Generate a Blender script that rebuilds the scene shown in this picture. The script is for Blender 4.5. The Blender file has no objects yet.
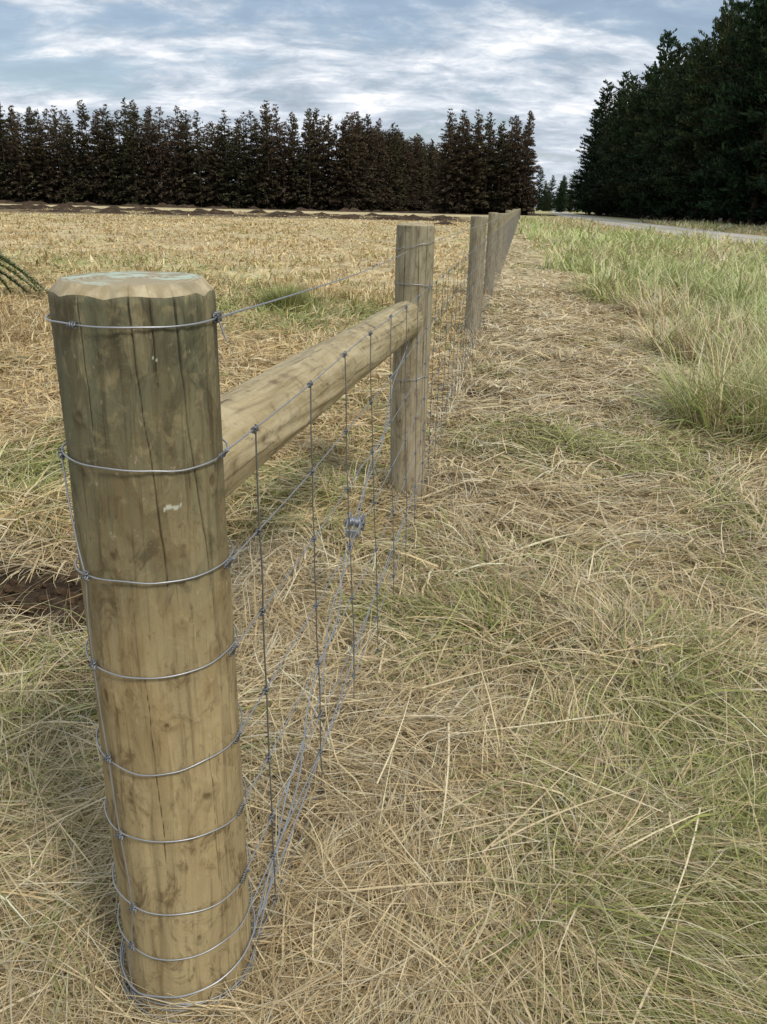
import bpy, math, numpy as np, bmesh
from mathutils import Matrix, Vector
rng = np.random.default_rng(7)
scene = bpy.context.scene
scene.view_settings.view_transform='Standard'
scene.view_settings.look='None'
scene.view_settings.exposure=0
COL = scene.collection

# ---------------------------------------------------------------- noise
_tabs={}
def vn(x,y,seed=0):
    if seed not in _tabs: _tabs[seed]=np.random.default_rng(1000+seed).random((256,256))
    T=_tabs[seed]
    xi=np.floor(x).astype(int); yi=np.floor(y).astype(int)
    fx=x-xi; fy=y-yi; fx=fx*fx*(3-2*fx); fy=fy*fy*(3-2*fy)
    a=T[xi%256,yi%256]; b=T[(xi+1)%256,yi%256]; c=T[xi%256,(yi+1)%256]; d=T[(xi+1)%256,(yi+1)%256]
    return (a*(1-fx)+b*fx)*(1-fy)+(c*(1-fx)+d*fx)*fy
def fbm(x,y,seed=0,o=4):
    s=0;a=.5;t=0
    for i in range(o):
        s=s+a*vn(x*2**i+i*17.3,y*2**i+i*9.1,seed+i); t+=a; a*=.5
    return s/t
def sst(a,b,x):
    t=np.clip((x-a)/(b-a),0,1); return t*t*(3-2*t)

# ---------------------------------------------------------------- mesh helpers
def mk_mesh(name,V,F,mats,cols=None,smooth=True,midx=None,attr=None):
    me=bpy.data.meshes.new(name)
    V=np.asarray(V,dtype=np.float32); F=np.asarray(F,dtype=np.int32)
    k=F.shape[1]
    me.vertices.add(len(V)); me.vertices.foreach_set('co',V.ravel())
    me.loops.add(F.size); me.loops.foreach_set('vertex_index',F.ravel())
    me.polygons.add(len(F)); me.polygons.foreach_set('loop_start',np.arange(0,F.size,k,dtype=np.int32))
    if midx is not None: me.polygons.foreach_set('material_index',np.asarray(midx,dtype=np.int32))
    me.polygons.foreach_set('use_smooth',np.full(len(F),smooth))
    if cols is not None:
        c=np.ones((len(V),4),dtype=np.float32); c[:,:3]=cols
        a=me.color_attributes.new('Col','FLOAT_COLOR','POINT'); a.data.foreach_set('color',c.ravel())
    if attr is not None:
        for n,v in attr.items():
            a=me.attributes.new(n,'FLOAT','POINT'); a.data.foreach_set('value',np.asarray(v,dtype=np.float32))
    me.update(calc_edges=True); me.validate()
    for m in (mats if isinstance(mats,list) else [mats]): me.materials.append(m)
    return me
def mk_obj(name,me,parent=None,loc=(0,0,0)):
    o=bpy.data.objects.new(name,me); COL.objects.link(o); o.location=loc
    if parent: o.parent=parent
    return o
def empty(name,loc=(0,0,0)):
    o=bpy.data.objects.new(name,None); COL.objects.link(o); o.location=loc; o.empty_display_size=.1; return o

# ---------------------------------------------------------------- node helper
class NT:
    def __init__(s,name):
        s.m=bpy.data.materials.new(name); s.m.use_nodes=True; s.t=s.m.node_tree; s.t.nodes.clear()
        s.out=s.t.nodes.new('ShaderNodeOutputMaterial')
    def n(s,typ,ins=None,**kw):
        nd=s.t.nodes.new('ShaderNode'+typ)
        for k,v in kw.items(): setattr(nd,k,v)
        if ins:
            for k,v in ins.items():
                if isinstance(v,bpy.types.NodeSocket): s.t.links.new(v,nd.inputs[k])
                else: nd.inputs[k].default_value=v
        return nd
    def mix(s,f,a,b,blend='MIX'):
        nd=s.t.nodes.new('ShaderNodeMix'); nd.data_type='RGBA'; nd.blend_type=blend
        for i,v in ((0,f),(6,a),(7,b)):
            if isinstance(v,bpy.types.NodeSocket): s.t.links.new(v,nd.inputs[i])
            else: nd.inputs[i].default_value=v if i==0 else (tuple(v)+(1,) if len(v)==3 else v)
        return nd.outputs[2]
    def math(s,op,a,b=0.0,c=0.0):
        nd=s.t.nodes.new('ShaderNodeMath'); nd.operation=op
        for i,v in enumerate((a,b,c)):
            if isinstance(v,bpy.types.NodeSocket): s.t.links.new(v,nd.inputs[i])
            else: nd.inputs[i].default_value=v
        return nd.outputs[0]
    def rng(s,v,a,b,c=0.0,d=1.0):
        return s.n('MapRange',{0:v,1:a,2:b,3:c,4:d},interpolation_type='SMOOTHSTEP').outputs[0]
    def noise(s,vec,scale,detail=4,rough=.55,dist=0.0):
        return s.n('TexNoise',{'Vector':vec,'Scale':scale,'Detail':detail,'Roughness':rough,'Distortion':dist}).outputs[0]
    def mp(s,vec,sc,loc=(0,0,0)):
        return s.n('Mapping',{'Vector':vec,'Scale':sc,'Location':loc}).outputs[0]
    def finish(s,sh): s.t.links.new(sh,s.out.inputs[0]); return s.m

# ---------------------------------------------------------------- materials
def mat_blade(name,trans=.25,rough=.55):
    N=NT(name); c=N.n('Attribute',attribute_name='Col').outputs['Color']
    p=N.n('BsdfPrincipled',{'Base Color':c,'Roughness':rough,'Specular IOR Level':.3}).outputs[0]
    t=N.n('BsdfTranslucent',{'Color':c}).outputs[0]
    return N.finish(N.n('MixShader',{0:trans,1:p,2:t}).outputs[0])
M_grass=mat_blade('grass_blades',.18,.5)
def mat_needle():
    N=NT('conifer_foliage'); c=N.n('Attribute',attribute_name='Col').outputs['Color']
    return N.finish(N.n('BsdfDiffuse',{'Color':c}).outputs[0])
M_needle=mat_needle()

def mat_ground():
    N=NT('ground_thatch'); c=N.n('Attribute',attribute_name='Col').outputs['Color']
    P=N.n('NewGeometry').outputs['Position']
    n1=N.noise(N.mp(P,(1,1,1)),28,6,.7,.4); n2=N.noise(N.mp(P,(1,.35,1)),2.2,6,.65,.3); n3=N.noise(P,170,4,.7)
    f1=N.rng(n1,.3,.72,.5,1.45); f2=N.rng(n2,.3,.7,.72,1.28)
    f=N.math('MULTIPLY',f1,f2)
    col=N.mix(1.0,c,N.n('CombineColor',{0:f,1:f,2:f}).outputs[0],'MULTIPLY')
    col=N.mix(N.rng(n3,.55,.75,0,.3),col,(.42,.33,.18))
    h=N.math('ADD',N.math('MULTIPLY',n1,.7),N.math('MULTIPLY',n3,.3))
    b=N.n('Bump',{'Strength':.8,'Distance':.03,'Height':h}).outputs[0]
    return N.finish(N.n('BsdfPrincipled',{'Base Color':col,'Roughness':.95,'Specular IOR Level':.1,'Normal':b}).outputs[0])
M_ground=mat_ground()

def mat_gravel():
    N=NT('gravel'); P=N.n('NewGeometry').outputs['Position']
    v=N.n('TexVoronoi',{'Vector':P,'Scale':30.0}); n=N.noise(P,.6,5,.6); n2=N.noise(P,6,5,.7)
    col=N.mix(N.rng(n,.35,.65),(.40,.385,.35),(.52,.50,.455)); col=N.mix(N.rng(n2,.4,.7,0,.5),col,(.36,.33,.28))
    col=N.mix(.3,col,v.outputs['Color'],'SOFT_LIGHT')
    u=N.n('Attribute',attribute_name='across').outputs['Fac']
    edge=N.rng(N.math('ADD',N.math('ABSOLUTE',N.math('SUBTRACT',u,.5)),N.math('MULTIPLY',N.math('SUBTRACT',n2,.5),.3)),.30,.46)
    mid=N.rng(N.math('ADD',N.math('ABSOLUTE',N.math('SUBTRACT',u,.5)),N.math('MULTIPLY',N.math('SUBTRACT',n2,.5),.12)),.09,.02)
    col=N.mix(edge,col,(.38,.33,.19)); col=N.mix(N.math('MULTIPLY',mid,.8),col,(.35,.32,.17))
    b=N.n('Bump',{'Strength':.6,'Distance':.02,'Height':v.outputs['Distance']}).outputs[0]
    return N.finish(N.n('BsdfPrincipled',{'Base Color':col,'Roughness':.95,'Specular IOR Level':.1,'Normal':b}).outputs[0])
M_gravel=mat_gravel()

def mat_soil():
    N=NT('turned_soil'); P=N.n('NewGeometry').outputs['Position']
    n=N.noise(P,1.3,6,.7); n2=N.noise(P,14,5,.7)
    col=N.mix(N.rng(n,.4,.7),(.035,.023,.014),(.10,.065,.036)); col=N.mix(N.rng(n2,.55,.75,0,.5),col,(.3,.22,.11))
    b=N.n('Bump',{'Strength':1,'Distance':.04,'Height':n2}).outputs[0]
    return N.finish(N.n('BsdfPrincipled',{'Base Color':col,'Roughness':.95,'Specular IOR Level':.15,'Normal':b}).outputs[0])
M_soil=mat_soil()

def mat_post(name,honey,pale,dark,green,gz0,gz1,gmax,bl=1.0,lowpale=0.0):
    N=NT(name); tc=N.n('TexCoord').outputs['Object']
    z=N.n('SeparateXYZ',{0:tc}).outputs[2]
    wv=N.noise(N.mp(tc,(3,3,1.2)),1.0,3)
    warp=N.n('VectorMath',{0:tc,1:N.n('CombineXYZ',{0:N.math('MULTIPLY',wv,.05),1:N.math('MULTIPLY',wv,.05),2:0.0}).outputs[0]},operation='ADD').outputs[0]
    g1=N.noise(N.mp(warp,(1,1,.035)),95,5,.65); g2=N.noise(N.mp(warp,(1,1,.08)),24,5,.6)
    bl1=N.noise(N.mp(tc,(1,1,.45)),9*bl,6,.68,.9); bl2=N.noise(N.mp(tc,(1,1,.5),(3,1,7)),20*bl,5,.72,1.2); sp=N.noise(N.mp(tc,(1,1,.6)),90,3,.6)
    bl3=N.noise(N.mp(tc,(1,1,.7),(5,2,1)),45*bl,4,.7,.5)
    fl=N.n('TexVoronoi',{'Vector':N.mp(tc,(1,1,.28),(2,3,4)),'Scale':30.0,'Randomness':1.0}).outputs['Color']
    flv=N.n('SeparateColor',{0:fl}).outputs[0]
    col=N.mix(N.rng(bl1,.38,.62),honey,pale)
    if lowpale: col=N.mix(N.rng(N.math('ADD',z,N.math('MULTIPLY',N.math('SUBTRACT',bl2,.5),.5)),.85,.2,0,lowpale),col,pale)
    col=N.mix(N.rng(bl2,.50,.66,0,.75),col,dark)
    gf=N.rng(N.math('ADD',z,N.math('MULTIPLY',N.math('SUBTRACT',bl1,.5),.8)),gz0,gz1,0,gmax)
    gcol=N.mix(N.rng(bl2,.42,.62),green,tuple(q*.55 for q in green))
    col=N.mix(gf,col,gcol)
    col=N.mix(N.rng(bl3,.52,.70,0,.38),col,pale)
    col=N.mix(N.rng(flv,.6,.95,0,.18),col,pale); col=N.mix(N.rng(flv,.3,.05,0,.22),col,dark)
    col=N.mix(N.rng(g2,.42,.62,0,.4),col,N.mix(.5,col,dark))
    col=N.mix(N.rng(g1,.5,.66,0,.5),col,N.mix(.75,col,dark,'MULTIPLY'))
    col=N.mix(N.rng(sp,.62,.74,0,.5),col,dark)
    col=N.mix(N.rng(sp,.36,.27,0,.35),col,(.5,.43,.30))
    k=N.n('Attribute',attribute_name='knot').outputs['Fac']; cr=N.n('Attribute',attribute_name='crack').outputs['Fac']
    wh=N.n('Attribute',attribute_name='scratch').outputs['Fac']
    col=N.mix(N.math('MULTIPLY',k,.8),col,(.09,.055,.025)); col=N.mix(cr,col,(.022,.018,.012)); col=N.mix(wh,col,(.55,.57,.48))
    h=N.math('ADD',N.math('MULTIPLY',g1,.6),N.math('ADD',N.math('MULTIPLY',bl2,.6),N.math('MULTIPLY',flv,.12)))
    b=N.n('Bump',{'Strength':.7,'Distance':.005,'Height':h}).outputs[0]
    return N.finish(N.n('BsdfPrincipled',{'Base Color':col,'Roughness':.72,'Specular IOR Level':.25,'Normal':b}).outputs[0])
M_post1=mat_post('treated_pine_strainer',(.26,.185,.082),(.42,.335,.18),(.115,.075,.034),(.118,.125,.075),.60,1.18,.90,lowpale=.8)
M_post2=mat_post('treated_pine_weathered',(.33,.275,.17),(.43,.37,.25),(.16,.125,.08),(.24,.23,.155),.2,1.3,.6)
M_rail=mat_post('treated_pine_rail',(.42,.335,.185),(.52,.435,.27),(.20,.15,.08),(.30,.275,.145),-.5,3,.45)

def mat_end(paint):
    N=NT('end_grain'); tc=N.n('TexCoord').outputs['Object']
    xy=N.mp(tc,(1,1,0),(.012,.008,0))
    w=N.n('TexWave',{'Vector':xy,'Scale':38.0,'Distortion':1.2,'Detail':3.0,'Detail Scale':2.0},wave_type='RINGS',rings_direction='Z').outputs['Fac']
    n=N.noise(tc,34,5,.6,.4); n2=N.noise(tc,9,3)
    col=N.mix(w,(.27,.22,.14),(.40,.34,.22)); 
    col=N.mix(N.rng(n2,.45,.7,0,.6),col,(.2,.2,.13))
    if paint: col=N.mix(N.rng(N.math('ADD',N.math('MULTIPLY',n,.6),N.math('MULTIPLY',n2,.4)),.48,.58,0,.8),col,(.46,.56,.46))
    return N.finish(N.n('BsdfPrincipled',{'Base Color':col,'Roughness':.85}).outputs[0])
M_end1=mat_end(True); M_end2=mat_end(False)
def mat_cham():
    N=NT('cut_edge'); tc=N.n('TexCoord').outputs['Object']
    n=N.noise(N.mp(tc,(1,1,.3)),60,4,.6); n2=N.noise(tc,14,3)
    col=N.mix(N.rng(n,.35,.65),(.34,.27,.15),(.50,.42,.27)); col=N.mix(N.rng(n2,.45,.65,0,.6),col,(.2,.18,.11))
    return N.finish(N.n('BsdfPrincipled',{'Base Color':col,'Roughness':.8}).outputs[0])
M_cham=mat_cham()
def mat_wire(name,c,r):
    N=NT(name); tc=N.n('TexCoord').outputs['Object']; n=N.noise(tc,40,3)
    col=N.mix(n,tuple(x*.6 for x in c),c)
    return N.finish(N.n('BsdfPrincipled',{'Base Color':col,'Metallic':.75,'Roughness':r}).outputs[0])
M_wire=mat_wire('galvanised_wire',(.50,.52,.55),.45)
M_wired=mat_wire('galvanised_wire_dull',(.26,.27,.29),.5)

# ---------------------------------------------------------------- layout
H=1.34
P1=np.array([-.336,1.083]); P2=np.array([.110,3.70])
R1b=.1045
def R1(z): return R1b*(1+.075*(1-z/1.24))
posts=[(P1,1.24,R1b),(P2,1.264,.083)]
y=9.07; x=.942
while y<112:
    posts.append((np.array([x,y]),1.24+rng.uniform(-.04,.04),.082*rng.uniform(.88,1.08))); y+=4.22; x+=.155*4.22
PX=np.array([p[0][0] for p in posts]); PY=np.array([p[0][1] for p in posts])
def fence_x(y): return np.interp(y,np.r_[-20,PY,2000],np.r_[PX[0]-.17*21,PX,PX[-1]+.155*(2000-PY[-1])])
RY=np.array([-60,0,20,33.6,50.8,75.6,149,250,400,900]); RX=np.array([15,14.6,14.6,15,15.8,18.6,29.7,46.5,74,168])
def road_x(y): return np.interp(y,RY,RX)
ROADW=8.0

gauss=[(.68,1.5,.28,1.0),(.85,2.0,.3,.8),(.25,2.32,.22,1.0),(.48,2.85,.28,.6),(.74,1.1,.3,.9),(-.95,1.95,.38,.35),(-1.8,3.7,.5,.8),
       (1.35,2.7,.3,.4),(1.5,4.4,.6,.5),(-1.6,10.9,1.5,.9),(-.6,10.0,1.2,.6),(-.75,1.3,.3,.2),(.35,4.6,.4,.2),(-7,18,3,.5),(-3,15,1.5,.4),(-.6,5.6,.6,.3),(.42,1.05,.12,.5)]
def lush(x,y):
    e=1.8+.115*y+1.2*(fbm(x*.5,y*.3,40,3)-.5)*2
    return sst(-.4,.6,x-e)*sst(3.4,5.6,y)
def green(x,y):
    n=fbm(x*1.3,y*.9,3,4)
    g=sst(.58,.76,n)*.5
    for gx,gy,r,a in gauss: g=g+a*np.exp(-(((x-gx)/r)**2+((y-gy)/r)**2))*(.4+1.2*sst(.35,.6,fbm(x*5,y*5,60,3)))
    left=x<fence_x(y)
    g=np.where(left&(y>4),g*.85,g)
    L=lush(x,y); ln=fbm(x*.35,y*.22,77,4)
    g=np.maximum(g,L*(.5+1.1*sst(.33,.55,ln))*(1-.6*sst(0,5,x-10.5)))
    return np.clip(g,0,1)
def band(x,y):
    yw=y+22*(fbm(x*.05,y*.02,97,4)-.5)-.05*x+6*(fbm(x*.5,y*.2,99,3)-.5)
    b=sst(70,78,yw)*(1-sst(102,118,yw))*(.55+.45*sst(.35,.6,fbm(x*.12,y*.25,96,4)))+sst(142,150,yw)
    return np.clip(b,0,1)*(x<fence_x(y)-2.5)*(y<400)
def soilm(x,y):
    s=0
    for gx,gy,rx,ry,a in [(-1.30,2.55,.50,.20,1.5),(-1.0,2.40,.25,.12,.9),(.30,4.3,.3,.3,.5),(.6,5.8,.35,.6,.7),(.12,3.62,.2,.2,.8),(-1.9,2.8,.4,.25,1.3),(-.52,1.12,.09,.09,.5)]:
        s=s+a*np.exp(-(((x-gx)/rx)**2+((y-gy)/ry)**2))
    return np.clip(s*(.4+1.2*fbm(x*6,y*6,81,3)),0,1)
def gh(x,y):
    a=1-sst(9,13,np.abs(x)); a=a*(1-sst(25,60,y))
    n=fbm(x*3.4+.3*y,y*3.0,25,3)
    h=.06*(fbm(x*.9,y*.9,20,4)-.5)+.11*(n-.5)+.05*soilm(x,y)*(fbm(x*14,y*14,29,3))
    return a*h

# ground sheet
s=np.linspace(-1,1,361); gx=.9*np.sinh(s*8.2)
gx=np.sign(gx)*np.minimum(np.abs(gx),1500)
t=np.linspace(0,1,420); gy=-1+1.0*(np.sinh(t*8.3)); gy=np.unique(np.r_[-60,-20,-6,-2.5,gy,np.arange(60,170,1.5)])
X,Y=np.meshgrid(gx,gy); xx=X.ravel(); yy=Y.ravel()
zz=gh(xx,yy)
ny,nx=X.shape
i=np.arange(ny-1)[:,None]*nx+np.arange(nx-1)[None,:]; F=np.stack([i,i+1,i+nx+1,i+nx],-1).reshape(-1,4)
g=green(xx,yy); sm=soilm(xx,yy)
left=xx<fence_x(yy); far=sst(4,14,yy)
thatch=np.array([.31,.24,.135]); gold=np.array([.53,.44,.26]); mown=np.array([.49,.41,.25]); gr=np.array([.25,.26,.10]); soil=np.array([.05,.034,.022])
n=fbm(xx*.25,yy*.12,90,4)[:,None]
base=np.where(left[:,None],gold*(.8+.5*n),mown*(.85+.3*n))
c=thatch*(1-far[:,None])+base*far[:,None]
c=c*(1-g[:,None])+gr*(1+.6*far[:,None])*g[:,None]
bs=(band(xx,yy)*(.75+.25*fbm(xx*.3,yy*.3,98,3)))[:,None]
c=c*(1-bs)+np.array([.10,.066,.038])*bs
tb=(sst(155,168,yy)*(yy<400)*(xx<38))[:,None]; c=c*(1-tb)+np.array([.05,.035,.02])*tb  # shade below the fir treeline painted into the ground colour
rt=(sst(-4,0,xx-(29.5+.1*yy))*(yy>20)*(yy<300))[:,None]; c=c*(1-rt)+np.array([.03,.028,.015])*rt  # same painted shade on the ground along the pine row
c=c*(1-sm[:,None])+soil*sm[:,None]
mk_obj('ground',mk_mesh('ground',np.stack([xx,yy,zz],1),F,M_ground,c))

# gravel road
ys=np.r_[np.linspace(-40,150,200),np.linspace(152,800,160)]
us=np.linspace(0,1,13); V=[];U=[]
for yv in ys:
    x0=road_x(yv)
    for u in us: V.append((x0+u*ROADW+.25*(vn(np.array(yv*.4),np.array(u*2),5)-.5), yv, .006+.05*math.sin(math.pi*u))); U.append(u)
nu=len(us); i=np.arange(len(ys)-1)[:,None]*nu+np.arange(nu-1)[None,:]; F=np.stack([i,i+1,i+nu+1,i+nu],-1).reshape(-1,4)
mk_obj('gravel_road',mk_mesh('gravel_road',V,F,M_gravel,attr={'across':U}))

# ---------------------------------------------------------------- blades
def blades(pos,az,L,p0,p1,w,cols,S=3,curl=None,twist=None):
    N=len(L); 
    if curl is None: curl=rng.normal(0,.45,N)
    if twist is None: twist=rng.uniform(-.6,.6,N)
    V=np.zeros((N,S+1,2,3),np.float32); p=pos.copy()
    for k in range(S+1):
        f=k/S; a=az+curl*f; ph=p0+(p1-p0)*f
        if k>0:
            st=(L/S)
            p=p+np.stack([np.sin(ph)*np.cos(a),np.sin(ph)*np.sin(a),np.cos(ph)],1)*st[:,None]
            gz=gh(p[:,0],p[:,1])+.004; low=p[:,2]<gz; p[low,2]=gz[low]+rng.uniform(.002,.02,low.sum())
        ww=w*(1-.85*f**2)*.5
        sd=np.stack([-np.sin(a)*np.cos(twist),np.cos(a)*np.cos(twist),np.sin(twist)],1)*ww[:,None]
        V[:,k,0]=p-sd; V[:,k,1]=p+sd
    b=(np.arange(N)*(S+1)*2)[:,None]; F=[]
    for k in range(S): F.append(np.stack([b[:,0]+2*k,b[:,0]+2*k+1,b[:,0]+2*k+3,b[:,0]+2*k+2],1))
    F=np.stack(F,1).reshape(-1,4)
    C=np.repeat(cols[:,None,:],(S+1)*2,axis=1).reshape(-1,3)
    return V.reshape(-1,3),F,C

def sample(N,y0,y1,pw):
    yg=np.linspace(np.log(y0),np.log(y1),2000); Yg=np.exp(yg)
    dens=np.maximum(Yg,1.2)**(-pw)*(1.25*Yg+2.2)*Yg
    cdf=np.cumsum(dens); cdf/=cdf[-1]
    Ys=np.exp(np.interp(rng.random(N),cdf,yg)); W=.625*Ys+1.1
    return rng.uniform(-1,1,N)*W,Ys

STRAW=np.array([[.72,.60,.37],[.64,.51,.29],[.50,.375,.20],[.65,.58,.42],[.30,.215,.115],[.79,.70,.48]])
def palette(N,g,left,L,yd,cl,isg,kind):
    k=np.where(rng.random(N)<.5,kind,rng.choice(6,N,p=[.25,.27,.2,.14,.07,.07])); c=STRAW[k]
    c=np.where((left&(yd>3))[:,None],c*np.array([1.02,.965,.84]),c)
    gc=np.array([[.30,.32,.09],[.39,.40,.15],[.19,.22,.055],[.50,.48,.24]]); c2=gc[rng.choice(4,N,p=[.35,.3,.12,.23])]
    lg=np.array([[.43,.49,.17],[.33,.41,.12],[.54,.56,.27],[.63,.58,.34]])[rng.choice(4,N)]
    c2=np.where((L>.5)[:,None],lg,c2)
    c=np.where(isg[:,None],c2,c)*rng.uniform(.8,1.12,N)[:,None]*cl[:,None]
    return np.clip(c,0,.8)
def flow(x,y):
    return fbm(x*.8,y*.8,50,3)*11+1.2*fbm(x*3,y*3,55,2)

def scatter(NC,per,y0,y1,pw,spread,wb,align,S=3,lenk=1.0,lift=.05,mode='mix'):
    cx,cy=sample(NC,y0,y1,pw)
    if mode=='swath':
        gg=green(cx,cy); k=rng.random(NC)<(.20+.7*gg)*(lush(cx,cy)<.6)*(1-.5*(cx<fence_x(cy))); cx=cx[k]; cy=cy[k]; NC=len(cx)
    caz=rng.uniform(0,2*np.pi,NC); cb=rng.uniform(.72,1.15,NC); cz=rng.uniform(0,1,NC)**2*lift; ckind=rng.choice(6,NC,p=[.25,.27,.2,.14,.07,.07]); cl=rng.uniform(.6,1.3,NC)
    caz=np.where(rng.random(NC)<(.85 if mode=='swath' else .45),flow(cx,cy)+rng.normal(0,.4 if mode=='swath' else .5,NC),caz)
    ccurl=rng.normal(0,.8,NC)
    cg=rng.random(NC)<green(cx,cy)*.9
    idx=np.repeat(np.arange(NC),per); N=len(idx)
    sc=np.maximum(cy/1.5,1)**.75
    x=cx[idx]+rng.normal(0,1,N)*spread*sc[idx]; yv=cy[idx]+rng.normal(0,1,N)*spread*sc[idx]
    az=np.where(rng.random(N)<align,caz[idx]+rng.normal(0,.22 if mode=='swath' else .32,N),rng.uniform(0,6.28,N))
    fx=fence_x(yv); left=x<fx; g=green(x,yv); L=lush(x,yv); so=soilm(x,yv)
    isg=np.where(rng.random(N)<.6,cg[idx],rng.random(N)<g*.85)
    keep=np.ones(N,bool)
    for (pp,hh,rr) in posts[:6]: keep&=((x-pp[0])**2+(yv-pp[1])**2)>(rr+.006)**2
    rx=road_x(yv); keep&=~((x>rx+.5)&(x<rx+ROADW-.5)); keep&=rng.random(N)>so*1.15
    keep&=rng.random(N)>band(x,yv)*.93
    keep&=(x*x+yv*yv>.06)
    keep&=~((x>29+.1*yv)&(yv>50))
    pst=np.where(L>.5,.95,np.where(left,.10+.6*sst(4,9,yv),.03+.3*g))
    if mode=='swath': pst=pst*0
    stand=rng.random(N)<pst
    hgt=fbm(x*.5,yv*.35,70,3)
    Ls=np.where(L>.5,rng.uniform(.22,.66,N)*(.5+1.1*fbm(x*.9,yv*.6,71,3)),np.where(left,rng.uniform(.05,.17,N)*(.3+1.4*hgt)*1.2,rng.uniform(.05,.17,N)))
    Ll=rng.uniform(.06,.26,N)*(1+.3*g)*cl[idx]*lenk
    if mode=='swath': Ll=rng.uniform(.16,.38,N)*np.clip(cl[idx],.8,1.2)
    Ln=np.where(stand,Ls,Ll)
    p0=np.where(stand,rng.uniform(.0,.6,N),rng.uniform(.95,1.5,N)); p1=np.where(stand,p0+rng.uniform(.4,1.4,N),rng.uniform(1.35,2.0,N))
    curl=None
    if mode=='swath':
        p0=rng.uniform(.75,1.3,N); p1=rng.uniform(1.6,2.1,N); curl=ccurl[idx]*.6+rng.normal(0,.25,N)
    z=gh(x,yv)+np.where(stand,0,rng.uniform(0,.03,N)+cz[idx])
    w=wb*rng.choice([.6,.9,1.2,1.9],N,p=[.35,.36,.22,.07])*rng.uniform(.8,1.2,N)*(np.maximum(yv,.9)/1.4)**.85
    col=palette(N,g,left,L,yv,cb[idx],isg,ckind[idx])
    k=keep
    return blades(np.stack([x,yv,z],1)[k],az[k],Ln[k],p0[k],p1[k],w[k],col[k],S,None if curl is None else curl[k])
parts=[scatter(11500,20,.3,14,1.55,.028,.0027,.8), scatter(72000,1,.3,8,1.2,.01,.0022,.5,3,1.2,.07),
       scatter(5400,48,.4,12,1.5,.045,.0023,.93,4,1,.02,'swath'), scatter(11500,13,5,110,1.75,.03,.0033,.6,2)]
Vs=[];Fs=[];Cs=[];o=0
for V,F,C in parts: Vs.append(V);Fs.append(F+o);Cs.append(C);o+=len(V)
# fringe of grass at post feet
for (pp,rr,n_) in [(P1,.118,700),(P2,.09,500),(posts[2][0],.09,250),(posts[3][0],.09,200)]:
    a_=rng.uniform(0,6.28,n_); r_=rr+np.abs(rng.normal(.0,.035,n_)); x_=pp[0]+r_*np.cos(a_); y_=pp[1]+r_*np.sin(a_)
    cc_=STRAW[rng.choice(6,n_)]*rng.uniform(.7,1,n_)[:,None]
    V,F,C=blades(np.stack([x_,y_,gh(x_,y_)],1),a_+rng.normal(0,1.2,n_)*.9,rng.uniform(.04,.15,n_),rng.uniform(0,.7,n_),rng.uniform(.6,1.9,n_),np.full(n_,.0026)*max(1,pp[1]/2),cc_,3)
    Vs.append(V);Fs.append(F+o);Cs.append(C);o+=len(V)
# dry grass growing up through the lower netting
n_=1500; y_=rng.uniform(1.2,9,n_)**1.0; x_=fence_x(y_)+.1+rng.normal(0,.05,n_)
cc_=STRAW[rng.choice(6,n_)]*rng.uniform(.75,1,n_)[:,None]
V,F,C=blades(np.stack([x_,y_,gh(x_,y_)],1),rng.uniform(0,6.28,n_),rng.uniform(.08,.26,n_),rng.uniform(0,.8,n_),rng.uniform(.8,2.0,n_),.0026*np.maximum(1,y_/2.2),cc_,4)
Vs.append(V);Fs.append(F+o);Cs.append(C);o+=len(V)
mk_obj('grass',mk_mesh('grass',np.concatenate(Vs),np.concatenate(Fs),M_grass,np.concatenate(Cs)))

# long loose straw stalks
N=650
sx,sy=sample(N,.7,7,1.2); az=rng.uniform(0,6.28,N); Ln=rng.uniform(.2,.5,N)
ext=[(.22,1.287,.10,math.atan2(.373,.345),.50),(.24,1.30,.105,math.atan2(.373,.345)-.25,.40),(.30,1.45,.08,-.2,.35),(.42,1.36,.09,-1.35,.22),(.0,1.5,.09,1.2,.4),(.12,1.9,.09,.4,.5),(.3,2.1,.10,-.5,.55),(.5,2.4,.09,1.1,.5),(-.05,1.2,.08,.1,.35)]
sx=np.r_[sx,[e[0] for e in ext]]; sy=np.r_[sy,[e[1] for e in ext]]; az=np.r_[az,[e[3] for e in ext]]; Ln=np.r_[Ln,[e[4] for e in ext]]
sz=np.r_[gh(sx[:N],sy[:N])+rng.uniform(.04,.09,N),[e[2] for e in ext]]; N=len(sx)
cc=np.array([[.78,.69,.47],[.70,.59,.37],[.60,.49,.30]])[rng.choice(3,N)]
V,F,C=blades(np.stack([sx,sy,sz],1),az,Ln,rng.uniform(1.35,1.6,N),rng.uniform(1.5,1.68,N),np.full(N,.0045)*rng.uniform(.6,1.2,N)*np.maximum(sy/2,1)**.5,cc,5,rng.normal(0,.2,N))
mk_obj('straw_stalks',mk_mesh('straw_stalks',V,F,M_grass,C))

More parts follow.
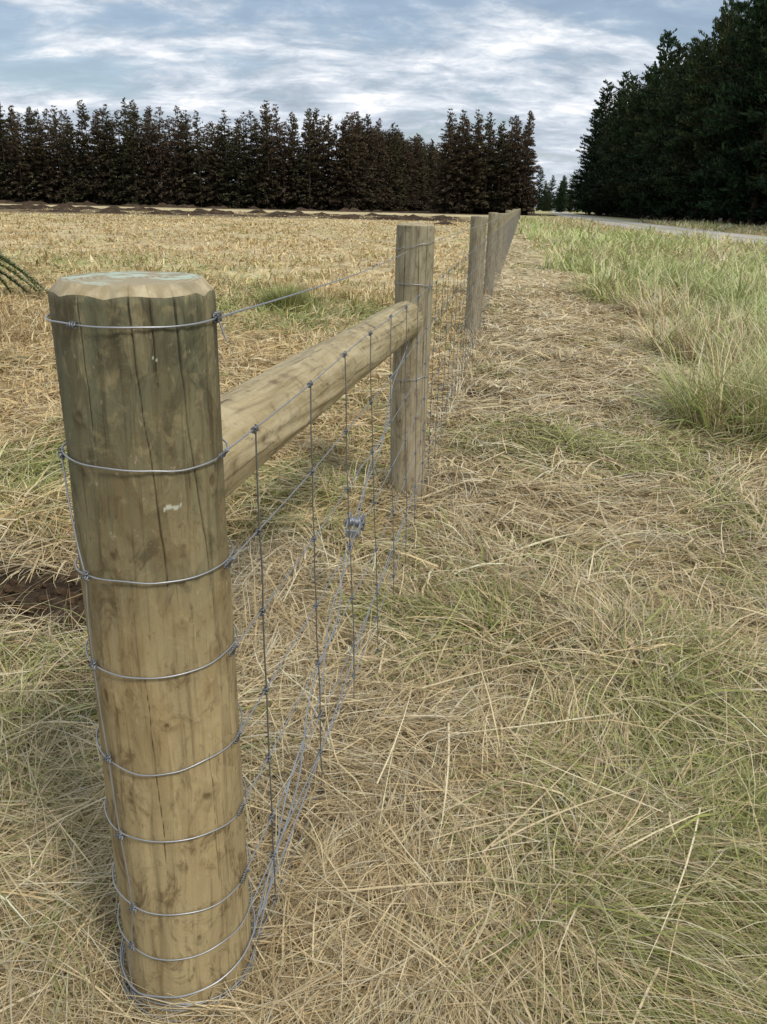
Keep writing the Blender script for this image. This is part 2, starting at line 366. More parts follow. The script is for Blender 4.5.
# rush tuft + seedling in left field
def tuft(name,x,y,n,L0,L1,sp,cols,w):
    az=rng.uniform(0,6.28,n); r=np.abs(rng.normal(0,sp,n))
    pos=np.stack([x+r*np.cos(az),y+r*np.sin(az),np.zeros(n)],1)
    cc=np.array(cols)[rng.choice(len(cols),n)]*rng.uniform(.8,1.2,n)[:,None]
    V,F,C=blades(pos,az,rng.uniform(L0,L1,n),rng.uniform(.05,.5,n),rng.uniform(.4,1.3,n),np.full(n,w),cc,4)
    mk_obj(name,mk_mesh(name,V,F,M_grass,C))
tuft('rush_tuft',-1.35,10.9,1100,.18,.42,.18,[[.30,.32,.11],[.46,.42,.2],[.22,.26,.08]],.009)
sd=empty('pine_seedling',(-5.75,11.4,0))
pts=[];az=[];Ln=[];ph=[]
for k in range(6):
    a0=[.05,.3,-.25,2.4,.1,-.05][k]; L=[1.0,.85,.6,.5,.7,.92][k]; z0=[.55,.62,.45,.4,.38,.48][k]
    for q in np.linspace(.02,1,90):
        p=np.array([math.cos(a0)*L*q,math.sin(a0)*L*q,z0*(1-q**1.6)+.08+.12*q*(1-q)])
        for m in range(8): pts.append(p); az.append(a0+rng.choice([-1,1])*rng.uniform(.3,.9)); Ln.append(rng.uniform(.07,.14)*(1-.4*q)); ph.append(rng.uniform(.8,2.1))
pts=np.array(pts); n=len(pts); ph=np.array(ph)
V,F,C=blades(pts,np.array(az),np.array(Ln),ph,ph+.2,np.full(n,.009),np.array([.08,.13,.04])*rng.uniform(.5,1.6,n)[:,None],2)
mk_obj('needles',mk_mesh('seedling_needles',V,F,M_grass,C),sd)

# ---------------------------------------------------------------- posts
def grid_cyl(nr,ns):
    i=np.arange(nr-1)[:,None]*ns+np.arange(ns)[None,:]; j=np.arange(nr-1)[:,None]*ns+((np.arange(ns)+1)%ns)[None,:]
    return np.stack([i,j,j+ns,i+ns],-1).reshape(-1,4)
def make_post(name,p,h,r,seed,ns,nr,mat,mend,knots,cracks,scr=None,ch=.014,ci=.010,face=0.0,taper=.03):
    th=np.linspace(0,2*np.pi,ns,endpoint=False); zs=np.linspace(-.12,h-ch,nr)
    TH,Z=np.meshgrid(th,zs)
    rr=r+.0035*(fbm(np.cos(TH)*1.5+5,Z*1.2+np.sin(TH)*1.5+seed,seed,3)-.5)*2+.0030*(vn(np.cos(TH)*9+30+np.sin(TH)*7,Z*5+seed+np.sin(TH)*3,seed+3)-.5)
    rr=rr*(1+taper*(1-Z/h))
    kn=np.zeros_like(TH); cr=np.zeros_like(TH); sc=np.zeros_like(TH)
    def dang(a,b): return (a-b+np.pi)%(2*np.pi)-np.pi
    for q_,(ka,kz,ks) in enumerate(knots):
        el=.7+.25*math.sin(q_*3.1)
        da=dang(TH,face+math.radians(ka))*r; dz=(Z-kz)*el
        d=np.sqrt(da**2+dz**2)/ks+.7*(vn(da*160+50,dz*160+50,seed+q_)-.5)
        kn=np.maximum(kn,np.clip(np.exp(-(d*2.2)**2)*.95+.35*np.exp(-((d-1.0)*4)**2)*vn(da*90+20,dz*90+20,seed+8),0,.95))
        rr=rr+.0035*np.exp(-(d*.8)**2)-.003*np.exp(-(d*2.5)**2)
    for (pts,wd) in cracks:
        zz=[q[0] for q in pts][::-1]; aa=[q[1] for q in pts][::-1]
        ac=np.interp(Z,zz,aa)+2.0*(vn(Z*28,Z*0+.5,seed+11)-.5)+3.0*(vn(Z*7,Z*0+.5,seed+12)-.5)
        inn=sst(zz[0],zz[0]+.15,Z)*(Z<=zz[-1]+.001)
        d=dang(TH,face+np.radians(ac))*r
        wv=.35+1.0*vn(Z*12,Z*0+3.5,seed+14)
        m=np.exp(-(d/(wd*wv*(.35+.65*inn)))**2)*(inn>0)*np.clip(inn*3,0,1)
        cr=np.maximum(cr,m*.9); rr=rr-.003*m
    if scr:
        for (a,z0,wa,wz) in scr:
            da=dang(TH,face+math.radians(a))*r
            d=np.maximum(np.abs(da/wa),np.abs(Z-z0-.12*da+.002*np.sin(da*300))/wz)
            sc=np.maximum(sc,(d+1.0*(vn(TH*60,Z*300,4)-.4)<1)*.8)
    V=[np.stack([rr*np.cos(TH),rr*np.sin(TH),Z],-1).reshape(-1,3)]
    fac=.5*ci*np.abs(np.sin(th*4.5+seed))+.4*ci*(vn(th*6,th*0+seed,seed+2))
    rt=rr[-1]; tilt=.006*np.cos(th-1.0)
    V.append(np.stack([(rt-.0015)*np.cos(th),(rt-.0015)*np.sin(th),np.full(ns,h-ch*.85)+fac*.5],1))
    r2=rt-ci*.6-fac*.6
    V.append(np.stack([r2*np.cos(th),r2*np.sin(th),np.full(ns,h)+tilt*.3],1))
    for q in (.75,.5,.25,.02): V.append(np.stack([r2*q*np.cos(th),r2*q*np.sin(th),np.full(ns,h+.001)+tilt*.3*q],1))
    V=np.concatenate(V); nrt=nr+6; F=grid_cyl(nrt,ns); row=np.repeat(np.arange(nrt-1),ns)
    mi=np.where((row>=nr)&(row<nr+1),1,0); mi=np.where(row>=nr+1,2,mi)
    pad=np.zeros(len(V)-nr*ns)
    me=mk_mesh(name,V,F,[mat,M_cham,mend],midx=mi,attr={'knot':np.r_[kn.ravel(),pad],'crack':np.r_[cr.ravel(),pad],'scratch':np.r_[sc.ravel(),pad]})
    return mk_obj(name,me,loc=(p[0],p[1],0))
f1=math.atan2(-P1[1],-P1[0])
kn1=[(17,.886,.012),(-31,.89,.014),(24,.475,.015),(-38,.485,.018),(14,.785,.006),(-3,.62,.006),(40,.72,.010),(-20,.30,.009),(50,.98,.01),(-48,1.08,.008),(8,.2,.008),(32,.35,.006),(-52,.66,.01),(30,.49,.008)]
cr1=[([(1.24,-4),(1.1,-1),(.98,4),(.78,8)],.0008),([(1.24,27),(1.05,31),(.9,40),(.74,46)],.0010),([(1.24,-40),(1.12,-38),(1.0,-37)],.0006),([(.70,-16),(.5,-13),(.3,-12)],.0005),([(1.24,55),(1.1,57),(.9,58)],.0007),([(.55,30),(.4,31),(.25,30)],.0005),([(1.24,10),(1.15,11),(1.05,12)],.0005)]
make_post('wooden_fence_post',P1,1.243,R1b,1,640,460,M_post1,M_end1,kn1,cr1,[(14,.958,.013,.0022),(10,1.155,.004,.0010)],ch=.022,ci=.016,face=f1,taper=.075)
make_post('wooden_fence_post',P2,1.264,.083,2,220,300,M_post2,M_end2,[(-30,.4,.015),(20,.55,.012),(10,1.0,.012),(40,.3,.010)],[([(1.26,10),(1.0,14),(.7,16)],.0012),([(1.26,-30),(.9,-32),(.5,-30)],.0012),([(.8,40),(.5,42),(.2,41)],.001),([(1.26,40),(.9,38),(.6,40)],.001)],ch=.008,ci=.006,face=-1.6)
for k,(p,h,r) in enumerate(posts[2:]):
    make_post('wooden_fence_post',p,h,r,3+k%7,32 if k<5 else 16,50 if k<5 else 10,M_post2,M_end2,[],[],ch=.008,ci=.006)

# brace rail
A=np.array([-.335,1.12,.938]); B=np.array([.078,3.645,.866])
d=B-A; Lr=np.linalg.norm(d); ns=160; nr=420
th=np.linspace(0,2*np.pi,ns,endpoint=False); zs=np.linspace(0,Lr,nr); TH,Z=np.meshgrid(th,zs)
rr=.075+.004*Z/Lr+.007*(fbm(np.cos(TH)*1.5+9,Z*1.5+np.sin(TH),31,3)-.5)+.004*(vn(np.cos(TH)*8+11,Z*5+np.sin(TH)*5,35)-.5)
rr=rr-.012*np.exp(-((Lr-Z)/.012)**2)
kn=np.zeros_like(TH); cr=np.zeros_like(TH)
for m in range(40):
    ka=rng.uniform(0,6.28); kz=rng.uniform(.2,Lr); ks=rng.uniform(.008,.018)
    da=((TH-ka+np.pi)%(2*np.pi)-np.pi)*.08
    dd=np.sqrt(da**2+((Z-kz)*.5)**2)/ks+.8*(vn(da*150+50,Z*80,m)-.5)
    kn=np.maximum(kn,np.exp(-(np.maximum(dd,0)*1.8)**2)*.9); rr=rr+.003*np.exp(-dd**2)
for m in range(60):
    ka=rng.uniform(0,6.28); z0=rng.uniform(0,Lr); ln=rng.uniform(.03,.25)
    dd=((TH-ka-.02*np.sin(Z*9)+np.pi)%(2*np.pi)-np.pi)*.08
    mm=np.exp(-(dd/.0010)**2)*(np.abs(Z-z0)<ln); cr=np.maximum(cr,mm*.7)
cx=.006*np.sin(Z*1.4)
V=np.stack([rr*np.cos(TH)+cx,rr*np.sin(TH),Z],-1).reshape(-1,3)
capv=[]
for q in (.6,.02): capv.append(np.stack([rr[-1]*q*np.cos(th)+cx[-1],rr[-1]*q*np.sin(th),np.full(ns,Lr+.001)],1))
V=np.concatenate([V]+capv); F=grid_cyl(nr+2,ns); mi=np.where(np.repeat(np.arange(nr+1),ns)>=nr-1,1,0); pad=np.zeros(2*ns)
me=mk_mesh('wooden_brace_rail',V,F,[M_rail,M_end2],midx=mi,attr={'knot':np.r_[kn.ravel(),pad],'crack':np.r_[cr.ravel(),pad],'scratch':np.zeros(len(V))})
ro=mk_obj('wooden_brace_rail',me,loc=A); ro.rotation_mode='QUATERNION'; ro.rotation_quaternion=Vector(d).to_track_quat('Z','Y')

# ---------------------------------------------------------------- wires
WF=empty('wire_netting_fence',(0,0,0))
def curve(name,splines,rad,mat,res=2):
    cu=bpy.data.curves.new(name,'CURVE'); cu.dimensions='3D'; cu.bevel_depth=rad; cu.bevel_resolution=res; cu.use_fill_caps=True
    for sp in splines:
        sp=np.asarray(sp,float); s_=cu.splines.new('POLY'); s_.points.add(len(sp)-1)
        s_.points.foreach_set('co',np.c_[sp,np.ones(len(sp))].ravel())
    cu.materials.append(mat); o=bpy.data.objects.new(name,cu); COL.objects.link(o); o.parent=WF; return o
ZW=[1.015,.85,.705,.547,.405,.262,.17,.055]; ZT=1.195
def nrm(k):
    a=posts[max(k-1,0)][0] if k>0 else posts[0][0]; b=posts[min(k+1,len(posts)-1)][0]
    dd=(b-a)/np.linalg.norm(b-a); return np.array([dd[1],-dd[0]]),dd
anch=[]
for k,(p,h,r) in enumerate(posts):
    n_,_=nrm(k); anch.append(p+n_*(r+.007 if k else r+.011))
anch=np.array(anch)
Zall=sorted(ZW)
def net_pt(y,z,amp=1):
    x=np.interp(y,anch[:,1],anch[:,0])
    u=np.clip((y-anch[0,1])/(anch[1,1]-anch[0,1]),0,1); s1=math.sin(math.pi*u)
    bul=.04*s1*(1-z/1.1)**1.3 + .008*(float(vn(np.array(y*1.5),np.array(z*3.),88))-.5)*s1**.5
    sag=-.016*s1*(z<.95) + .014*(float(vn(np.array(y*1.4),np.array(z*31.),89))-.5)*s1**.5
    return (x+bul,y,max(z+sag,.02))
ysn=np.r_[np.linspace(anch[0,1],anch[1,1],80),np.linspace(anch[1,1],20,120)[1:],np.linspace(20,anch[-1,1],100)[1:]]
lines=[[net_pt(v,z) for v in ysn] for z in ZW]
curve('line_wires',lines,.00125,M_wire)
def ring(c,R,z,ph=0,tilt=0.0,ta=0.0,n=120,wob=1):
    a=np.linspace(0,2*np.pi,n)+ph
    w=.005*(vn(a*2.2,a*0+z*13,91)-.5)*2*wob; w[-1]=w[0]; env=np.sin(np.linspace(0,np.pi,n))**.5
    rr_=R+.0005+.0018*vn(a*3,a*0+z*7,92)
    return np.stack([c[0]+rr_*np.cos(a),c[1]+rr_*np.sin(a),z+w*env+tilt*np.cos(a-ta)],1)
rings=[ring(P1,R1(z)+.0035,z,0,tilt=.005*rng.normal(),ta=rng.uniform(0,6)) for z in ZW]
rings.append(ring(P1,R1(ZT)+.003,ZT,wob=.6)) 
for q in (.035,.05,.075): rings.append(ring(P1,R1(q)+.007,q-.01,tilt=.012,ta=rng.uniform(0,6)))
rings.append(ring(P2,.0855,1.175,tilt=.02,ta=-.2)); rings.append(ring(P2,.0855,1.015)); rings.append(ring(P2,.0865,.60,tilt=.01))
curve('tie_off_loops',rings,.0013,M_wire)
tw=[]
a0=P1+np.array([math.cos(-.1),math.sin(-.1)])*(R1(ZT)+.004)
q2=P2+np.array([-.03,-.085])
for u in np.linspace(0,1,20): tw.append((a0[0]*(1-u)+q2[0]*u,a0[1]*(1-u)+q2[1]*u,ZT*(1-u)+1.155*u-.012*math.sin(math.pi*u)))
t2=[(anch[k,0],anch[k,1],1.19+.01*math.sin(k*2.1)) for k in range(1,len(anch))]
curve('top_wire',[tw,t2],.0015,M_wire)
stays=[];yv=anch[0,1]+.13;ks=[]
while yv<anch[-1,1]:
    st=[]; off=float(rng.normal(0,.004)); 
    for j,z in enumerate(Zall):
        p=np.array(net_pt(yv,z)); p[1]+=off*(j-3)+rng.normal(0,.003)
        st.append(p+np.array([.0015,0,0])); 
        if yv<11: ks.append(p)
    st2=[]
    for j in range(len(st)):
        st2.append(st[j])
        if j<len(st)-1: st2.append((st[j]+st[j+1])/2+np.array([rng.normal(0,.0015),rng.normal(0,.002),0]))
    stays.append(st2); yv+=.325 if yv<40 else .65
curve('vertical_stays',stays,.0014,M_wired)
def knot(p,dirv,R=.0034,L=.012,turns=2.5):
    dirv=np.array(dirv,float); dirv/=np.linalg.norm(dirv); up=np.array([0,0,1.]) if abs(dirv[2])<.9 else np.array([1.,0,0])
    u=np.cross(dirv,up); u/=np.linalg.norm(u); v=np.cross(dirv,u); q=np.linspace(0,1,18)
    return [p+dirv*L*(t_-.5)+R*(math.cos(t_*turns*6.283)*u+math.sin(t_*turns*6.283)*v) for t_ in q]
kk=[]
for p in ks:
    kk.append(knot(p,(.17,.98,0),.0042,.016)); kk.append(knot(p,(0,0,1),.0036,.014,2))
def onpost(ang,z,e=.005):
    a=f1+math.radians(ang); R=R1(z)+e; return np.array([P1[0]+R*math.cos(a),P1[1]+R*math.sin(a),z])
sa=[(-80,1.02),(-74,.96),(-64,.89),(-57,.85),(-61,.78),(-61,.705),(-59,.64),(-55,.547),(-53,.47),(-51,.405),(-47,.33),(-45,.262),(-50,.21),(-52,.17),(-60,.10),(-58,.055)]
zz_=np.array([q[1] for q in sa])[::-1]; aa_=np.array([q[0] for q in sa])[::-1]; zf=np.linspace(.04,1.02,80)
curve('tied_stay',[[onpost(np.interp(z,zz_,aa_),z,.0065) for z in zf]],.00135,M_wire)
for z in ZW:
    a=float(np.interp(z,zz_,aa_)); p=onpost(a,z,.0065); tdir=(-math.sin(f1+math.radians(a)),math.cos(f1+math.radians(a)),0)
    kk.append(knot(p,tdir,.004,.017,3)); kk.append(knot(p+np.array([0,0,.004]),(0,0,1),.0036,.012,2.5))
p=onpost(-42,ZT,.005); kk.append(knot(p,(-math.sin(f1-.73),math.cos(f1-.73),0),.0042,.012,3))
p=onpost(70,ZT,.005)
for dz in (-.002,.004): kk.append(knot(p+np.array([0,.002,dz]),(-math.sin(f1+1.2),math.cos(f1+1.2),0),.004,.018,3.5))
for z in ZW[:6]:
    p=np.array([anch[0,0],anch[0,1]-.01,z]); kk.append(knot(p,(.17,.98,0),.0036,.03,6))
curve('wire_knots',kk,.0012,M_wired,1)
RC=np.array([-.095,2.46,.346])
D0=np.array([P1[0]+.118,P1[1]+.02,.07]); D1=np.array([P2[0]-.01,P2[1]-.088,.83])
def strand(a,b,ph,tw=14,R=.004,n=90):
    dv=(b-a)/np.linalg.norm(b-a); u=np.cross(dv,[0,0,1.]); u/=np.linalg.norm(u); v=np.cross(dv,u)
    return [a+(b-a)*t_+R*(math.cos(t_*tw+ph)*u+math.sin(t_*tw+ph)*v)*(1+2*math.sin(math.pi*t_))+np.array([0,0,-.02*math.sin(math.pi*t_)]) for t_ in np.linspace(0,1,n)]
sp=[strand(D0,RC,0),strand(D0,RC,3.14),strand(RC,D1,0),strand(RC,D1,3.14,10),strand(D0+np.array([.004,0,.05]),np.array(net_pt(3.3,.2)),1,3,.006)]
sp.append(ring(P1,R1(.085)+.006,.085,tilt=.02,ta=.2))
curve('brace_wire',sp,.0018,M_wire)
curve('wire_tails',[[(.2+.03*q,3.7-.1*q,.36+.12*q-.1*q*q) for q in np.linspace(0,1,8)],[onpost(72,ZT)+np.array([.01*q,0,-.03*q]) for q in np.linspace(0,1,5)],
     [(anch[0,0]+.02*q,anch[0,1]+.01,.05+.06*q) for q in np.linspace(0,1,5)]],.0012,M_wire)
RS=empty('wire_strainer',RC); dv=Vector(D1-D0).normalized(); RS.rotation_mode='QUATERNION'; RS.rotation_quaternion=dv.to_track_quat('X','Z'); RS.scale=(1.3,1.3,1.3)
def bm_obj(name,fn,mat,parent):
    bm=bmesh.new(); fn(bm); me=bpy.data.meshes.new(name); bm.to_mesh(me); bm.free(); me.materials.append(mat); return mk_obj(name,me,parent)
def plate(yo):
    def f(bm):
        bmesh.ops.create_cube(bm,size=1,matrix=Matrix.Translation((0,yo,0))@Matrix.Diagonal((.085,.003,.03,1)))
        bmesh.ops.bevel(bm,geom=[e for e in bm.edges if abs(e.verts[0].co.y-e.verts[1].co.y)>.002],offset=.009,segments=3,affect='EDGES')
    return f
bm_obj('cheek_plate_near',plate(-.016),M_wire,RS); bm_obj('cheek_plate_far',plate(.016),M_wire,RS)
def bridge(bm): bmesh.ops.create_cube(bm,size=1,matrix=Matrix.Translation((-.036,0,0))@Matrix.Diagonal((.006,.03,.022,1)))
bm_obj('bridge',bridge,M_wire,RS)
def spool(bm): bmesh.ops.create_cone(bm,cap_ends=True,segments=20,radius1=.009,radius2=.009,depth=.05,matrix=Matrix.Translation((.012,0,0))@Matrix.Rotation(math.pi/2,4,'X'))
bm_obj('spool',spool,M_wired,RS)
def gear(bm):
    vs=[]
    for k in range(24):
        r=.021 if k%2==0 else .0165; a=k/24*6.283
        vs.append((r*math.cos(a)+.012,r*math.sin(a)))
    f=bm.faces.new([bm.verts.new((a,-.022,b)) for a,b in vs]); r=bmesh.ops.extrude_face_region(bm,geom=[f])
    bmesh.ops.translate(bm,verts=[v for v in r['geom'] if isinstance(v,bmesh.types.BMVert)],vec=(0,.004,0)); bmesh.ops.recalc_face_normals(bm,faces=bm.faces)
bm_obj('ratchet_wheel',gear,M_wired,RS)
cu=bpy.data.curves.new('wound_wire','CURVE'); cu.dimensions='3D'; cu.bevel_depth=.0016
s_=cu.splines.new('POLY'); s_.points.add(119)
for k in range(120):
    a=k/119*6.283*7; s_.points[k].co=(.012+(.0115+.002*math.sin(k*.3))*math.cos(a),-.013+.026*k/119,(.0115+.002*math.sin(k*.3))*math.sin(a),1)
cu.materials.append(M_wire); mk_obj('wound_wire',cu,RS)

# ---------------------------------------------------------------- soil windrows and clods
V=[];F=[]
def windrow(y0,x0,x1,slope,hh,wd,seed):
    n=int((x1-x0)/.35); m=7; b=len(V)
    for i_ in range(n):
        xx_=x0+(x1-x0)*i_/(n-1); e=min(1,i_/6,(n-1-i_)/6)
        k=float(fbm(np.array(xx_*.5),np.array(seed*3.),seed,5)); hz=hh*(.05+max(0,(k-.38)*3.2))*e
        for j in range(m):
            u=j/(m-1)*2-1
            V.append((xx_,y0+slope*xx_+u*wd+2.5*float(fbm(np.array(xx_*.12),np.array(seed*1.),seed+3))+.5*float(vn(np.array(xx_*.7),np.array(j*1.),seed)),-.02+hz*(1-u*u)*(.4+1.1*float(vn(np.array(xx_*2.3),np.array(j*1.7),seed+1)))))
    for i_ in range(n-1):
        for j in range(m-1):
            q=b+i_*m+j; F.append((q,q+m,q+m+1,q+1))
windrow(80,-90,6,.04,.30,1.6,1); windrow(90,-95,8,.04,.34,2.0,2); windrow(101,-110,10,.04,.36,2.0,3); windrow(150,-130,12,.02,.5,3,4); windrow(63,3,7.6,.05,.5,1.0,6)
mk_obj('soil_windrows',mk_mesh('soil_windrows',V,F,M_soil,smooth=False))
V=[];F=[];tot=0
ico=bmesh.new(); bmesh.ops.create_icosphere(ico,subdivisions=2,radius=1); iv=np.array([v.co[:] for v in ico.verts]); iF=np.array([[v.index for v in f.verts] for f in ico.faces]); ico.free()
for (cx_,cy_,sx_,sy_,n) in [(-1.35,2.55,.35,.12,160),(-.95,2.42,.15,.07,35),(.12,3.6,.12,.08,18),(.5,5.5,.2,.5,30)]:
    for k in range(n):
        s_=abs(rng.normal(.010,.012))+.004; x_=rng.normal(cx_,sx_); y_=rng.normal(cy_,sy_)
        d_=iv*(1+.35*rng.normal(size=(len(iv),1)).clip(-1,1)*.6)*np.array([1,rng.uniform(.6,1),rng.uniform(.5,.8)])*s_
        F.append(iF+tot); tot+=len(iv); V.append(d_+np.array([x_,y_,float(gh(np.array(x_),np.array(y_)))+s_*.3]))
mk_obj('soil_clods',mk_mesh('soil_clods',np.concatenate(V),np.concatenate(F),M_soil,smooth=False))

# ---------------------------------------------------------------- trees
def mat_bark():
    N=NT('bark'); P=N.n('TexCoord').outputs['Object']; n=N.noise(N.mp(P,(1,1,.2)),6,4)
    return N.finish(N.n('BsdfDiffuse',{'Color':N.mix(n,(.035,.025,.018),(.12,.09,.065))}).outputs[0])
M_bark=mat_bark()
def conifer(name,seed,h,rm,nb,per,ls,lw,c0,c1,kind):
    r=np.random.default_rng(seed); V=[];F=[];C=[];MI=[];off=0
    ns=8; zs=np.linspace(0,h*.97,9); th=np.linspace(0,6.283,ns,endpoint=False)
    wob=np.cumsum(r.normal(0,.06,9))
    for z_,w_ in zip(zs,wob): V.append(np.stack([w_+(.014*h*(1-z_/h)+.02)*np.cos(th),(.014*h*(1-z_/h)+.02)*np.sin(th),np.full(ns,z_)],1))
    F.append(grid_cyl(9,ns)); C.append(np.full((9*ns,3),.05)); MI.append(np.ones(8*ns)); off=9*ns
    t=r.random(nb)**.85*.97+.02
    z0=t*h
    if kind=='fir': prof=rm*((1-t)**.62)*(.45+.55*sst(0,.12,t))*.95+.10
    else: prof=rm*np.sqrt(np.clip(1-(t*1.0)**2.0,0,1))*(.65+.35*sst(0,.2,t))*(1-.35*t)+.2
    L=prof*r.uniform(.6,1.2,nb); az=r.uniform(0,6.283,nb)
    lob=.5+1.0*vn(az*1.3+seed,t*(9 if kind!='fir' else 7)+seed,200+seed%7)
    L=L*(lob if kind!='fir' else .75+.5*(lob-.5))
    rise=np.where(kind=='fir',-.15+.6*t,.15+.45*t)+r.normal(0,.12,nb)
    dx=np.stack([np.cos(az),np.sin(az),rise],1); B0=np.stack([np.interp(z0,zs,wob),0*z0,z0],1); tip=B0+dx*L[:,None]
    ang=np.array([0,2.09,4.19]); bv=np.zeros((nb,6,3)); rad=.010*L+.012
    pr=np.stack([-np.sin(az),np.cos(az),0*az],1)
    for j,a in enumerate(ang):
        o_=pr*np.cos(a)+np.array([0,0,1])*np.sin(a); bv[:,j]=B0+o_*rad[:,None]; bv[:,3+j]=tip+o_*rad[:,None]*.25
    V.append(bv.reshape(-1,3)); q=off+np.arange(nb)[:,None]*6
    for j in range(3): k=(j+1)%3; F.append(np.concatenate([q+j,q+k,q+3+k,q+3+j],1)); MI.append(np.ones(nb))
    C.append(np.full((nb*6,3),.05)); off+=nb*6
    bi=np.repeat(np.arange(nb),np.maximum(5,(per*(L/L.mean())).astype(int))); n=len(bi)
    sfr=r.random(n)**.6*.92+.12; droop=-.10*L[bi]*sfr**2
    c_=B0[bi]+dx[bi]*(L[bi]*sfr)[:,None]; c_[:,2]+=droop
    c_+=r.normal(0,1,(n,3))*(np.array([.16,.16,.10])*(.35*rm+.5))*((1.1-.5*sfr)*(1.1-.85*t[bi]))[:,None]
    a2=az[bi]+r.normal(0,.8,n); el=(rise[bi]+r.normal(0,.45,n)+(.25 if kind!='fir' else .5*t[bi]))
    u=np.stack([np.cos(a2)*np.cos(el),np.sin(a2)*np.cos(el),np.sin(el)],1); tw=r.uniform(-1,1,n)
    v=np.stack([-np.sin(a2)*np.cos(tw),np.cos(a2)*np.cos(tw),np.sin(tw)],1)
    s1=ls*r.uniform(.6,1.4,n)[:,None]*(.5+.5*(1-t[bi]))[:,None]; s2=lw*r.uniform(.6,1.3,n)[:,None]*(1-.4*t[bi])[:,None]
    qv=np.stack([c_-u*s1*.5,c_+v*s2*.5,c_+u*s1*.6,c_-v*s2*.5],1); V.append(qv.reshape(-1,3))
    F.append(off+np.arange(n*4).reshape(n,4)); MI.append(np.zeros(n))
    k=(r.random(nb)[bi]*.6+r.random(n)*.3)[:,None]; k=np.clip(k+.35*(sfr[:,None]-.6)+.45*(t[bi][:,None]-.45),0,1)  # lit tips and shaded interior put into foliage colour, by height and reach
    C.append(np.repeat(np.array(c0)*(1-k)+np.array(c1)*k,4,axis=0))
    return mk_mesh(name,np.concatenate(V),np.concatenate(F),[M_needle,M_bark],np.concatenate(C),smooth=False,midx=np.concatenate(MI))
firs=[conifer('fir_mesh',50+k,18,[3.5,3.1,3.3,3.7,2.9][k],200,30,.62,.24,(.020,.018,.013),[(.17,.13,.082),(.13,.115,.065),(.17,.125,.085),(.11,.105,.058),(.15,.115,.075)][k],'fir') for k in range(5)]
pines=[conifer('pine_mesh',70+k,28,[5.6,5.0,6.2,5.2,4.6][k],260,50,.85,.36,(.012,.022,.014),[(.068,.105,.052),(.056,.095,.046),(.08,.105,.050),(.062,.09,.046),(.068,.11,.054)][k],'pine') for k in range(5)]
def row(name,pl,meshes,zs0,zs1):
    e=empty(name)
    for (x_,y_,s_) in pl:
        o=mk_obj('tree',meshes[rng.integers(len(meshes))],e,(x_,y_,-.1)); o.rotation_euler=(rng.normal(0,.018),rng.normal(0,.018),rng.uniform(0,6.28))
        q=s_*rng.uniform(zs0,zs1); w=s_*rng.uniform(.9,1.15); o.scale=(w,w,q)
    return e
pl=[]
for rr_ in range(3):
    xv=-105.0
    while xv<-8: pl.append((xv+rng.normal(0,.3),172+rr_*4.0+rng.normal(0,.5),1+.035*math.sin(xv*.21)+.025*math.sin(xv*.7))); xv+=rng.uniform(2.1,3.1)
    u=0.0
    while u<1: pl.append((-8+22*u+rng.normal(0,.4),172+rr_*4.2+85*u,1)); u+=rng.uniform(.028,.04)
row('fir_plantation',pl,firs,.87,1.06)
pl=[]
for rr_ in range(4):
    xv=11.0+rr_*.4
    while xv<27.0+rr_*.6: pl.append((xv+rng.normal(0,.3),168+rr_*4+rng.normal(0,.5),1.0)); xv+=rng.uniform(2.1,3.0)
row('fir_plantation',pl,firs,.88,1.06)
pl=[]
for rr_ in range(2):
    yv=50.0
    while yv<250: pl.append((32.5+rr_*6+.1*yv+rng.normal(0,.9),yv+rng.normal(0,.8),1.0)); yv+=rng.uniform(4.8,8.2)
row('pine_shelterbelt',pl,pines,.80,1.16)
pl=[]
for k in range(14): pl.append((66+rng.uniform(-1,16)+k*.4,330+k*9+rng.normal(0,4),rng.uniform(.35,.6)))
for k in range(60): pl.append((rng.uniform(0,220),rng.uniform(600,680),rng.uniform(.25,.5)))
row('distant_trees',pl,pines,.8,1.2)

# ---------------------------------------------------------------- world / sky
SUN_EL=math.radians(52); SUN_AZ=math.radians(140)
w=bpy.data.worlds.new('World'); scene.world=w; w.use_nodes=True; t=w.node_tree; t.nodes.clear()
class WN(NT):
    def __init__(s): s.t=t; s.out=t.nodes.new('ShaderNodeOutputWorld')
N=WN()
sky=N.n('TexSky',sky_type='NISHITA',sun_disc=False,sun_elevation=SUN_EL,sun_rotation=SUN_AZ,air_density=1.0,dust_density=1.5)
bg1=N.n('Background',{0:sky.outputs[0],1:.12}).outputs[0]
d=N.n('TexCoord').outputs['Generated']; sx=N.n('SeparateXYZ',{0:d})
zc=N.math('ADD',N.math('MAXIMUM',sx.outputs[2],0.0),.26)
cv=N.n('CombineXYZ',{0:N.math('DIVIDE',sx.outputs[0],zc),1:N.math('DIVIDE',sx.outputs[1],zc),2:0.0}).outputs[0]
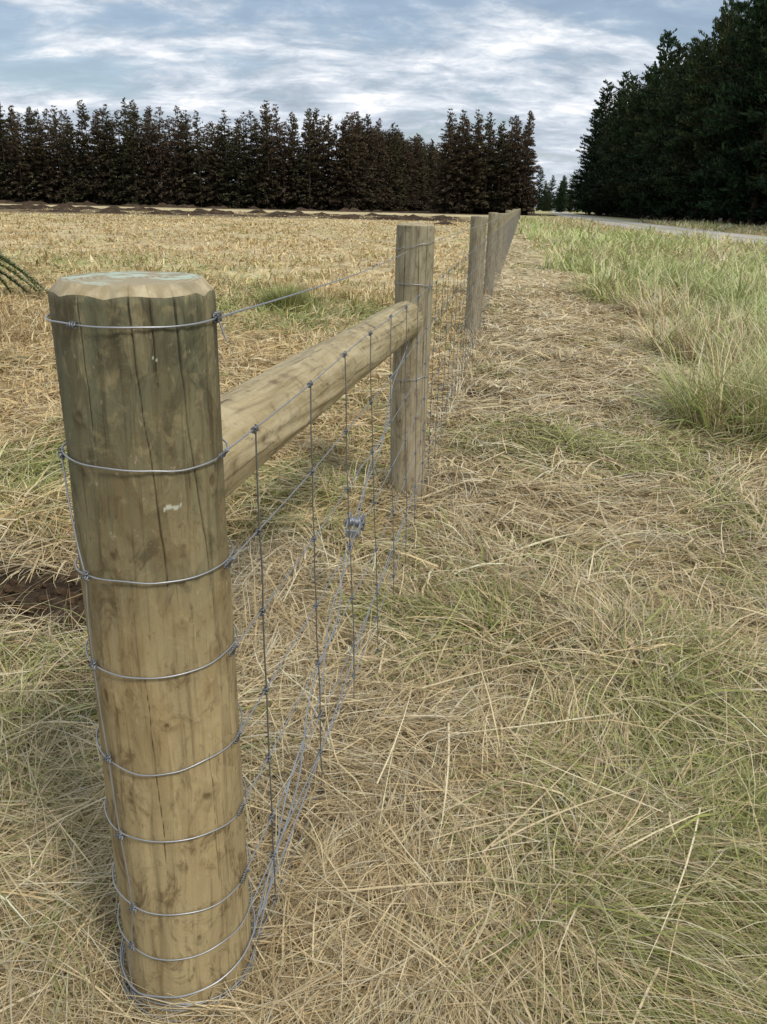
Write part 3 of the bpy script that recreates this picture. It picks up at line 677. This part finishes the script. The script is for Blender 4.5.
n1=N.noise(N.mp(cv,(1,1.5,1),(6.1,2.9,0)),2.4,10,.6,.4)
n2=N.noise(N.mp(cv,(1,1.8,1),(7.7,4.2,2)),8.0,8,.62,.6)
n3=N.noise(N.mp(cv,(.7,1.0,1),(1.7,9.2,5)),1.1,5,.5,.2)
cc=N.math('ADD',N.math('MULTIPLY',n1,.66),N.math('MULTIPLY',n2,.34))
cr=N.n('ValToRGB',{0:cc}); R=cr.color_ramp
R.elements[0].position=.38; R.elements[0].color=(.36,.42,.50,1); R.elements[1].position=.62; R.elements[1].color=(.97,.98,1.0,1)
e=R.elements.new(.46); e.color=(.46,.53,.62,1); e=R.elements.new(.54); e.color=(.66,.72,.80,1)
hor=N.rng(sx.outputs[2],.0,.12,1,0)
ccol=N.mix(N.math('MULTIPLY',hor,.3),cr.outputs[0],(.86,.90,.95))
bg2=N.n('Background',{0:ccol,1:1.08}).outputs[0]
mask=N.rng(N.math('ADD',N.math('MULTIPLY',n1,.5),N.math('MULTIPLY',n3,.5)),.41,.49,.35,1.0)
N.t.links.new(N.n('MixShader',{0:mask,1:bg1,2:bg2}).outputs[0],N.out.inputs[0])

L=bpy.data.lights.new('sun','SUN'); L.energy=2.6; L.angle=math.radians(12); L.color=(1,.94,.84)
so=bpy.data.objects.new('sun',L); COL.objects.link(so)
dirv=Vector((math.sin(SUN_AZ)*math.cos(SUN_EL),math.cos(SUN_AZ)*math.cos(SUN_EL),math.sin(SUN_EL)))
so.rotation_mode='QUATERNION'; so.rotation_quaternion=dirv.to_track_quat('Z','Y'); so.location=dirv*50

# ---------------------------------------------------------------- camera
cam=bpy.data.cameras.new('camera'); co=bpy.data.objects.new('camera',cam); COL.objects.link(co)
cam.sensor_fit='HORIZONTAL'; cam.sensor_width=36; cam.lens=36*800/767; cam.clip_start=.02; cam.clip_end=5000
M=Matrix.Translation((0,0,H))@Matrix.Rotation(math.radians(90-21.02),4,'X')@Matrix.Rotation(math.radians(1.4),4,'Z')
co.matrix_world=M; scene.camera=co
